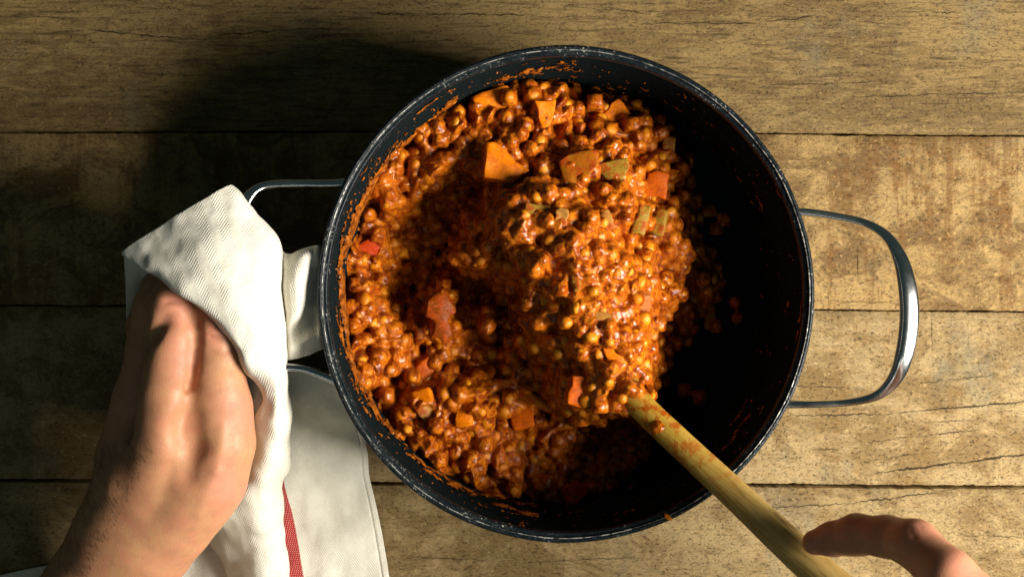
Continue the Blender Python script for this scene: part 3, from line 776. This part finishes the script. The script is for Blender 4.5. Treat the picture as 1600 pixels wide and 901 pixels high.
def sculpt(name, chains, creases, lo_, hi_, h, parent, mat, pinks=(), relax=2):
    ax = [np.arange(lo_[i], hi_[i], h) for i in range(3)]
    G = np.stack(np.meshgrid(*ax, indexing='ij'), -1)
    wrp = np.stack([vnoise(G[..., 0] * 40 + G[..., 2] * 31, G[..., 1] * 40, 5), vnoise(G[..., 1] * 40 + G[..., 2] * 27, G[..., 0] * 40, 6), vnoise(G[..., 0] * 45, G[..., 1] * 45 + G[..., 2] * 20, 7)], -1) * .0008
    G = G + wrp
    f = None
    for (k, pts) in chains:
        pts = [(PN(x, y, z / 1000.), r / 1000.) for (x, y, z, r) in pts]
        g = None
        for (a, ra), (b, rb) in zip(pts[:-1], pts[1:]):
            d = cone(G, a, ra, b, rb); g = d if g is None else smin(g, d, .003)
        f = g if f is None else smin(f, g, k / 1000.)
    cr_pts = []
    for (rad, dep, pts) in creases:
        pts = [PN(x, y, z / 1000.) for (x, y, z) in pts]; cr_pts.append((rad, dep, pts))
        for a, b in zip(pts[:-1], pts[1:]):
            d = cone(G, a, 0, b, 0)
            f = f + dep / 1000. * np.exp(-(d / (rad / 1000.)) ** 2)
    V, F = surface_nets(f, np.array(lo_), h)
    # a little relaxing takes the grid steps away
    e = np.vstack([F[:, [0, 1]], F[:, [1, 2]], F[:, [2, 3]], F[:, [3, 0]]])
    for _ in range(relax):
        s_ = np.zeros_like(V); n_ = np.zeros(len(V))
        for c_ in range(3): s_[:, c_] = np.bincount(e[:, 0], V[e[:, 1], c_], len(V)) + np.bincount(e[:, 1], V[e[:, 0], c_], len(V))
        n_ = np.bincount(e[:, 0], minlength=len(V)) + np.bincount(e[:, 1], minlength=len(V))
        V = V * .55 + .45 * s_ / n_[:, None]
    o = link(name, mesh_np(name, V, F), parent, mat)
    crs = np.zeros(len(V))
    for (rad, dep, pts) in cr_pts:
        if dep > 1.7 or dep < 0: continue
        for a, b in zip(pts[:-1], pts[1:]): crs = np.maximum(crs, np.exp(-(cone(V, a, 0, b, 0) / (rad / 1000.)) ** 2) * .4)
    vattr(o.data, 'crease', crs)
    pk = np.zeros(len(V))
    for (x, y, z, r) in pinks: pk = np.maximum(pk, np.exp(-(np.linalg.norm(V - PN(x, y, z / 1000.), axis=1) / (r / 1000.)) ** 2))
    vattr(o.data, 'pink', pk)
    return o, V, F

person = empty('person', (-.15, -.35, 0)); tag(person, 'bare armed person gripping the towel-wrapped pot handle and holding the spoon', 'person')
PM = Matrix.Translation((.15, .35, 0))
skin = skin_material()
L_ch = [
 (10, [(50, 1120, 40, 37), (114, 985, 52, 34), (188, 837, 70, 26)]),
 (12, [(110, 1120, 42, 35), (166, 950, 58, 29), (232, 838, 76, 25)]),
 (14, [(188, 837, 72, 25), (213, 762, 84, 23), (240, 690, 92, 19)]),
 (14, [(238, 840, 77, 25), (290, 770, 88, 24), (318, 700, 95, 23), (322, 640, 100, 20)]),
 (12, [(285, 815, 86, 18), (330, 750, 92, 20), (352, 690, 98, 15), (352, 640, 102, 13.5)]),
 (5, [(348, 690, 99, 15.5), (343, 620, 106, 15.3), (339, 560, 110, 15.6), (334, 516, 112, 15.0), (334, 470, 108, 12.5), (350, 425, 98, 11)]),
 (5, [(232, 780, 92, 17), (246, 690, 103, 16), (258, 620, 111, 15.5), (266, 575, 115, 14.3), (269, 530, 117, 13.4), (268, 478, 115, 12.8), (285, 440, 100, 10.5), (320, 425, 86, 9.5)]),
 (7, [(188, 790, 74, 17), (192, 700, 80, 14), (212, 620, 88, 13), (230, 545, 96, 11.5), (238, 480, 101, 11), (250, 450, 94, 10), (290, 430, 78, 9)]),
 (7, [(180, 800, 62, 17), (190, 710, 62, 14), (216, 625, 68, 12.5), (236, 560, 74, 11), (225, 510, 80, 10), (270, 480, 66, 9)]),
 (7, [(180, 810, 62, 16), (198, 720, 60, 13), (224, 640, 62, 11), (240, 580, 64, 10), (255, 550, 58, 9)]),
]
L_cr = [
 (2.6, 4.0, [(305, 488, 126), (304, 530, 127), (301, 575, 125)]), (3.2, 6.0, [(307, 510, 116), (306, 540, 117), (303, 575, 115)]), (2.4, 4.0, [(301, 575, 123), (294, 605, 119)]), (1.6, 1.5, [(293, 600, 121), (284, 627, 117)]),   # cleft between thumb and index
 (5.0, 2.8, [(256, 504, 127), (246, 524, 125), (230, 546, 119)]),                    # fold beside the knuckle
 (1.7, 1.6, [(318, 520, 125), (340, 529, 127), (358, 532, 126), (374, 527, 121)]),
 (1.5, 1.1, [(326, 506, 125), (345, 513, 127), (366, 515, 124)]), (1.5, .9, [(330, 548, 126), (350, 552, 126), (368, 548, 122)]),
 (6.5, 4.5, [(215, 620, 108), (214, 670, 104), (224, 725, 101)]),                    # hollow between the tendons
 (8, -2.4, [(240, 770, 108), (256, 700, 118), (262, 645, 126)]), (7.0, 3.2, [(298, 740, 112), (302, 700, 116), (300, 655, 118)]), (3.0, -.9, [(310, 800, 110), (336, 735, 115), (346, 670, 119)]), (1.5, 1.2, [(258, 474, 127), (288, 470, 127)]), (1.5, 1.1, [(258, 492, 129), (288, 488, 128)]),
 (4.0, .8, [(235, 815, 100), (262, 822, 102), (285, 835, 98)]),
]
lo_ = np.array([PN(0, 0, .05)[0] + .02, PN(0, 1090, .06)[1], .001]); hi_ = np.array([PN(420, 0, .1)[0], PN(0, 385, .1)[1], .142])
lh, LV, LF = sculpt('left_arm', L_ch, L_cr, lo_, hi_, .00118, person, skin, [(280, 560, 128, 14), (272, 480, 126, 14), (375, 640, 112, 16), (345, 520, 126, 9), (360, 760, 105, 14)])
lh.matrix_parent_inverse = PM
R_ch = [
 (4, [(1275, 847, 170, 6.6), (1302, 841, 174, 8.6), (1340, 834, 183, 10.4), (1385, 838, 198, 10.2), (1430, 851, 215, 11.2)]),
 (5, [(1430, 851, 215, 11.2), (1482, 900, 236, 12.8), (1548, 972, 246, 16), (1610, 1050, 242, 22)]),
 (10, [(1590, 1030, 238, 20), (1700, 1100, 225, 26), (1760, 1220, 210, 29)]),
 (10, [(1510, 1010, 205, 18), (1570, 1070, 188, 24), (1650, 1160, 184, 27), (1720, 1250, 184, 29)]),
 (4, [(1520, 1000, 188, 13), (1450, 968, 164, 11), (1380, 935, 142, 10), (1350, 948, 136, 9), (1362, 988, 140, 8)]),
 (4, [(1540, 1050, 180, 13), (1465, 1025, 160, 11), (1402, 1003, 144, 10), (1385, 1022, 140, 9), (1400, 1052, 146, 8)]),
 (4, [(1560, 1100, 172, 12), (1490, 1080, 154, 11), (1437, 1072, 145, 9.5), (1425, 1092, 146, 8.5), (1440, 1112, 152, 7.5)]),
 (4, [(1590, 1140, 168, 11), (1530, 1130, 152, 10), (1486, 1127, 147, 8.5), (1480, 1142, 150, 7.5), (1495, 1157, 154, 7)]),
]
R_cr = [(1.0, .5, [(1420, 826, 222), (1428, 842, 226), (1430, 862, 224)]), (.9, .45, [(1436, 824, 222), (1446, 840, 226), (1450, 860, 224)]), (.9, .5, [(1406, 824, 214), (1412, 842, 217)]),
        (1.2, .8, [(1364, 872, 190), (1356, 862, 194)]), (.9, .5, [(1350, 806, 192), (1352, 826, 195)])]
lo_ = np.array([PN(1235, 0, .17)[0], PN(0, 1185, .15)[1], .118]); hi_ = np.array([PN(1740, 0, .14)[0], PN(0, 780, .22)[1], .285])
rh, RV, RF = sculpt('right_hand', R_ch, R_cr, lo_, hi_, .0012, person, skin, [(1436, 832, 224, 15), (1500, 890, 246, 18), (1290, 840, 182, 16), (1540, 930, 255, 22), (1360, 830, 195, 14)])
rh.matrix_parent_inverse = PM
# short dark hairs on the forearm
def hairs():
    Nn = np.cross(LV[LF[:, 1]] - LV[LF[:, 0]], LV[LF[:, 3]] - LV[LF[:, 0]]); Nn /= np.linalg.norm(Nn, axis=1)[:, None] + 1e-12
    Cc = LV[LF].mean(1); V, F = [], []
    axis = PN(300, 600, .1) - PN(120, 985, .07); axis /= np.linalg.norm(axis)
    # px of centres
    pxx = Cc[:, 0] / ((CAM_H - Cc[:, 2]) * K) + 800; pyy = 450.5 - Cc[:, 1] / ((CAM_H - Cc[:, 2]) * K)
    cand = np.where((pyy > 700) & (Nn[:, 2] > -.1) & (pyy < 1000) & (pxx < 105 + (960 - pyy) * .54) & (pxx > 40))[0]
    cand = rng.choice(cand, 1000)
    for ci in cand:
        p = Cc[ci]; n = Nn[ci]; sd = np.cross(n, axis); g = axis * .6 + n * .55 - sd * rng.uniform(-.75, -.25); g /= np.linalg.norm(g)
        L = rng.uniform(.0035, .0075); wv = np.cross(g, n + .01); wv = wv / (np.linalg.norm(wv) + 1e-9) * .00010
        cv = axis * .35 - n * .25
        q = [p, p + g * L * .5 + cv * L * .08, p + g * L * .9 + cv * L * .35]
        b = len(V); V += [q[0] - wv, q[0] + wv, q[1] - wv * .8, q[1] + wv * .8, q[2]]
        F += [(b, b + 1, b + 3), (b, b + 3, b + 2), (b + 2, b + 3, b + 4)]
    t = NT('arm_hair'); m = t.set(base=(.05, .028, .014), rough=.5)
    o = link('arm_hair', mesh_from('arm_hair', V, F), person, m); o['kind'] = 'stuff'; o.matrix_parent_inverse = PM
hairs()

# ------------------------------------------------------------------ kitchen towel
cloth = cloth_material()
towel_V, towel_F, towel_UV, towel_ST = [], [], [], []
def sheet(rows, n, m, rot, amp=.0008, seed=0, stripe=None, puck=60, hem=None):
    """cloth panel through a grid of (px, py, z mm)"""
    G = np.array([[PN(x, y, z / 1000.) for (x, y, z) in r] for r in rows])
    A = catmull(G, n); A = np.transpose(catmull(np.transpose(A, (1, 0, 2)), m), (1, 0, 2))
    du = np.gradient(A, axis=0); dv = np.gradient(A, axis=1); N = np.cross(du, dv); N /= np.linalg.norm(N, axis=2)[..., None] + 1e-12
    wr = vnoise(A[..., 0] * puck + seed, A[..., 1] * puck + A[..., 2] * 30, seed) * amp + vnoise(A[..., 0] * puck * 2.6, A[..., 1] * puck * 2.2 + seed, seed + 3) * amp * .4
    if hem:
        jj = np.arange(m)[None, :] + 0 * wr
        wr = wr + np.where(jj > m - hem, np.sign(N[..., 2]) * .0006, 0) - .0005 * np.exp(-((jj - (m - hem)) / 1.2) ** 2) * np.sign(N[..., 2])
    A = A + N * wr[..., None]
    lu = np.concatenate([np.zeros((1, m)), np.cumsum(np.linalg.norm(np.diff(A, axis=0), axis=2), axis=0)]); lv = np.concatenate([np.zeros((n, 1)), np.cumsum(np.linalg.norm(np.diff(A, axis=1), axis=2), axis=1)], axis=1)
    mu = lu.mean(1)[:, None] + 0 * lv; 
    c_, s_ = math.cos(rot or 0), math.sin(rot or 0)
    UV = np.stack([A[..., 0] * c_ + A[..., 1] * s_, -A[..., 0] * s_ + A[..., 1] * c_], -1) if rot is not None else np.stack([lv, mu], -1)
    if stripe is None: ST = np.ones((n, m, 2))
    else:
        a = PN(*stripe[0])[:2]; b = PN(*stripe[1])[:2]; d = (b - a) / np.linalg.norm(b - a); r = A[..., :2] - a
        ST = np.stack([r[..., 0] * d[1] - r[..., 1] * d[0], r[..., 0] * d[0] + r[..., 1] * d[1]], -1)
    base_ = sum(len(v) for v in towel_V)
    idx = np.arange(n * m).reshape(n, m) + base_
    F = np.stack([idx[:-1, :-1], idx[1:, :-1], idx[1:, 1:], idx[:-1, 1:]], -1).reshape(-1, 4)
    towel_V.append(A.reshape(-1, 3)); towel_F.append(F); towel_UV.append(UV.reshape(-1, 2)); towel_ST.append(ST.reshape(-1, 2))
# main fold thrown over the hand and handle, running down beside the palm
sheet([[(206, 404, 106), (191, 393, 122), (246, 354, 126), (302, 320, 124), (358, 289, 118), (366, 305, 90)],
       [(222, 422, 112), (213, 412, 127), (266, 378, 131), (326, 344, 128), (386, 318, 116), (388, 332, 84)],
       [(256, 446, 118), (250, 434, 133), (300, 404, 137), (356, 372, 131), (414, 352, 112), (412, 372, 80)],
       [(308, 482, 122), (298, 468, 137), (342, 446, 139), (392, 420, 129), (436, 390, 107), (430, 400, 74)],
       [(352, 524, 120), (346, 505, 135), (380, 484, 136), (418, 466, 124), (441, 444, 104), (434, 444, 70)],
       [(384, 578, 114), (384, 560, 128), (410, 540, 127), (432, 524, 117), (447, 510, 99), (440, 506, 66)],
       [(408, 622, 102), (416, 606, 114), (434, 600, 116), (446, 592, 108), (453, 582, 90), (446, 578, 58)],
       [(372, 690, 66), (398, 676, 86), (424, 668, 98), (444, 662, 94), (456, 656, 76), (448, 652, 44)],
       [(345, 760, 40), (374, 748, 64), (406, 736, 80), (434, 728, 78), (452, 722, 60), (444, 722, 32)],
       [(300, 812, 14), (330, 808, 44), (378, 792, 64), (414, 780, 64), (440, 764, 46), (436, 768, 22)],
       [(330, 856, 6), (346, 850, 30), (388, 842, 50), (424, 838, 48), (444, 830, 32), (438, 830, 10)],
       [(366, 925, 4), (378, 920, 20), (406, 915, 34), (434, 910, 32), (452, 900, 20), (446, 900, 6)],
       [(396, 1000, 4), (404, 1000, 14), (424, 1000, 22), (446, 1000, 20), (462, 1000, 12), (456, 1000, 5)]], 260, 150, .35, .0015, 3)
# hem of the lower layer peeping out under the heel of the hand
sheet([[(250, 850, 40), (262, 866, 50), (280, 862, 50), (300, 850, 40)],
       [(300, 820, 46), (305, 845, 56), (318, 838, 56), (335, 830, 44)],
       [(340, 780, 50), (346, 806, 66), (358, 800, 66), (370, 795, 48)]], 50, 20, .3, .0005, 31)
# strip hanging on the far side of the fingers
sheet([[(193, 398, 106), (208, 408, 104), (230, 424, 100), (256, 444, 98)],
       [(196, 440, 96), (212, 446, 92), (236, 456, 84), (262, 470, 80)],
       [(199, 500, 80), (214, 502, 74), (238, 506, 66), (268, 510, 60)],
       [(202, 560, 62), (216, 560, 56), (240, 560, 50), (272, 560, 46)],
       [(192, 620, 46), (210, 620, 40), (236, 620, 36), (272, 620, 34)],
       [(180, 680, 30), (200, 680, 28), (230, 680, 26), (272, 680, 26)]], 90, 36, None, .0009, 9)
# inner layer wrapped round the handle, seen in the pocket between thumb and fold
sheet([[(330, 520, 88), (370, 530, 92), (410, 540, 92), (445, 545, 80)],
       [(345, 580, 88), (378, 585, 92), (412, 590, 92), (446, 595, 76)],
       [(355, 630, 78), (384, 632, 88), (414, 640, 90), (446, 640, 72)],
       [(358, 680, 62), (384, 684, 72), (410, 690, 76), (440, 690, 60)],
       [(350, 740, 36), (376, 740, 48), (400, 742, 52), (430, 742, 36)]], 70, 40, None, .0008, 12)
# tail pulled through between the handle and the pot
sheet([[(415, 368, 74), (436, 388, 100), (452, 396, 104), (470, 391, 104), (488, 385, 104), (500, 384, 104), (503, 392, 88)],
       [(415, 400, 74), (438, 412, 104), (456, 412, 110), (474, 402, 111), (488, 400, 109), (500, 400, 106), (504, 404, 88)],
       [(418, 450, 74), (440, 446, 106), (458, 442, 113), (474, 438, 111), (488, 434, 105), (499, 432, 100), (504, 432, 86)],
       [(424, 500, 72), (446, 494, 104), (462, 490, 110), (476, 482, 107), (490, 476, 101), (500, 472, 97), (505, 470, 84)],
       [(430, 530, 70), (446, 522, 98), (462, 516, 100), (480, 508, 97), (492, 500, 94), (500, 494, 93), (506, 490, 82)],
       [(430, 550, 68), (448, 545, 99), (464, 540, 102), (480, 531, 101), (494, 525, 99), (502, 520, 97), (508, 518, 84)],
       [(430, 566, 60), (446, 563, 92), (464, 560, 96), (482, 555, 95), (496, 549, 93), (505, 545, 90), (510, 542, 78)]], 110, 80, 1.2, .0007, 17)
# lower half hanging from the handle on to the table
sheet([[(380, 560, 66), (420, 566, 72), (450, 570, 74), (490, 578, 68), (530, 588, 60)],
       [(360, 620, 50), (410, 620, 56), (452, 618, 58), (500, 622, 52), (552, 634, 40)],
       [(330, 680, 26), (390, 676, 34), (448, 668, 38), (510, 676, 32), (572, 694, 20)],
       [(300, 740, 8), (370, 736, 14), (444, 734, 18), (512, 738, 14), (577, 742, 6)],
       [(262, 800, 3.5), (350, 798, 4), (448, 796, 8), (520, 796, 5), (590, 798, 3)],
       [(226, 850, 3), (340, 852, 4.5), (454, 850, 3.2), (526, 850, 6), (600, 850, 3)],
       [(-20, 905, 3), (330, 903, 3), (462, 905, 5.5), (536, 905, 3), (609, 905, 3)],
       [(-60, 960, 3), (320, 960, 3), (470, 960, 3.5), (545, 960, 4), (618, 960, 3)],
       [(-80, 1010, 3), (320, 1010, 3), (478, 1010, 3), (552, 1010, 3), (626, 1010, 3)]], 240, 220, -.22, .0022, 23, stripe=((428, 735, .016), (463, 905, .005)), puck=42, hem=9)
me = mesh_np('kitchen_towel', np.vstack(towel_V), np.vstack(towel_F))
lv = np.zeros(len(me.loops), np.int32); me.loops.foreach_get('vertex_index', lv)
u1 = me.uv_layers.new(name='weave'); u1.data.foreach_set('uv', np.vstack(towel_UV)[lv].astype(np.float32).ravel())
u2 = me.uv_layers.new(name='stripe'); u2.data.foreach_set('uv', np.vstack(towel_ST)[lv].astype(np.float32).ravel())
towel = link('kitchen_towel', me, None, cloth)
so = towel.modifiers.new('thickness', 'SOLIDIFY'); so.thickness = .0011; so.offset = -1
tag(towel, 'cream herringbone kitchen towel with a red stripe draped over the left handle', 'towel')
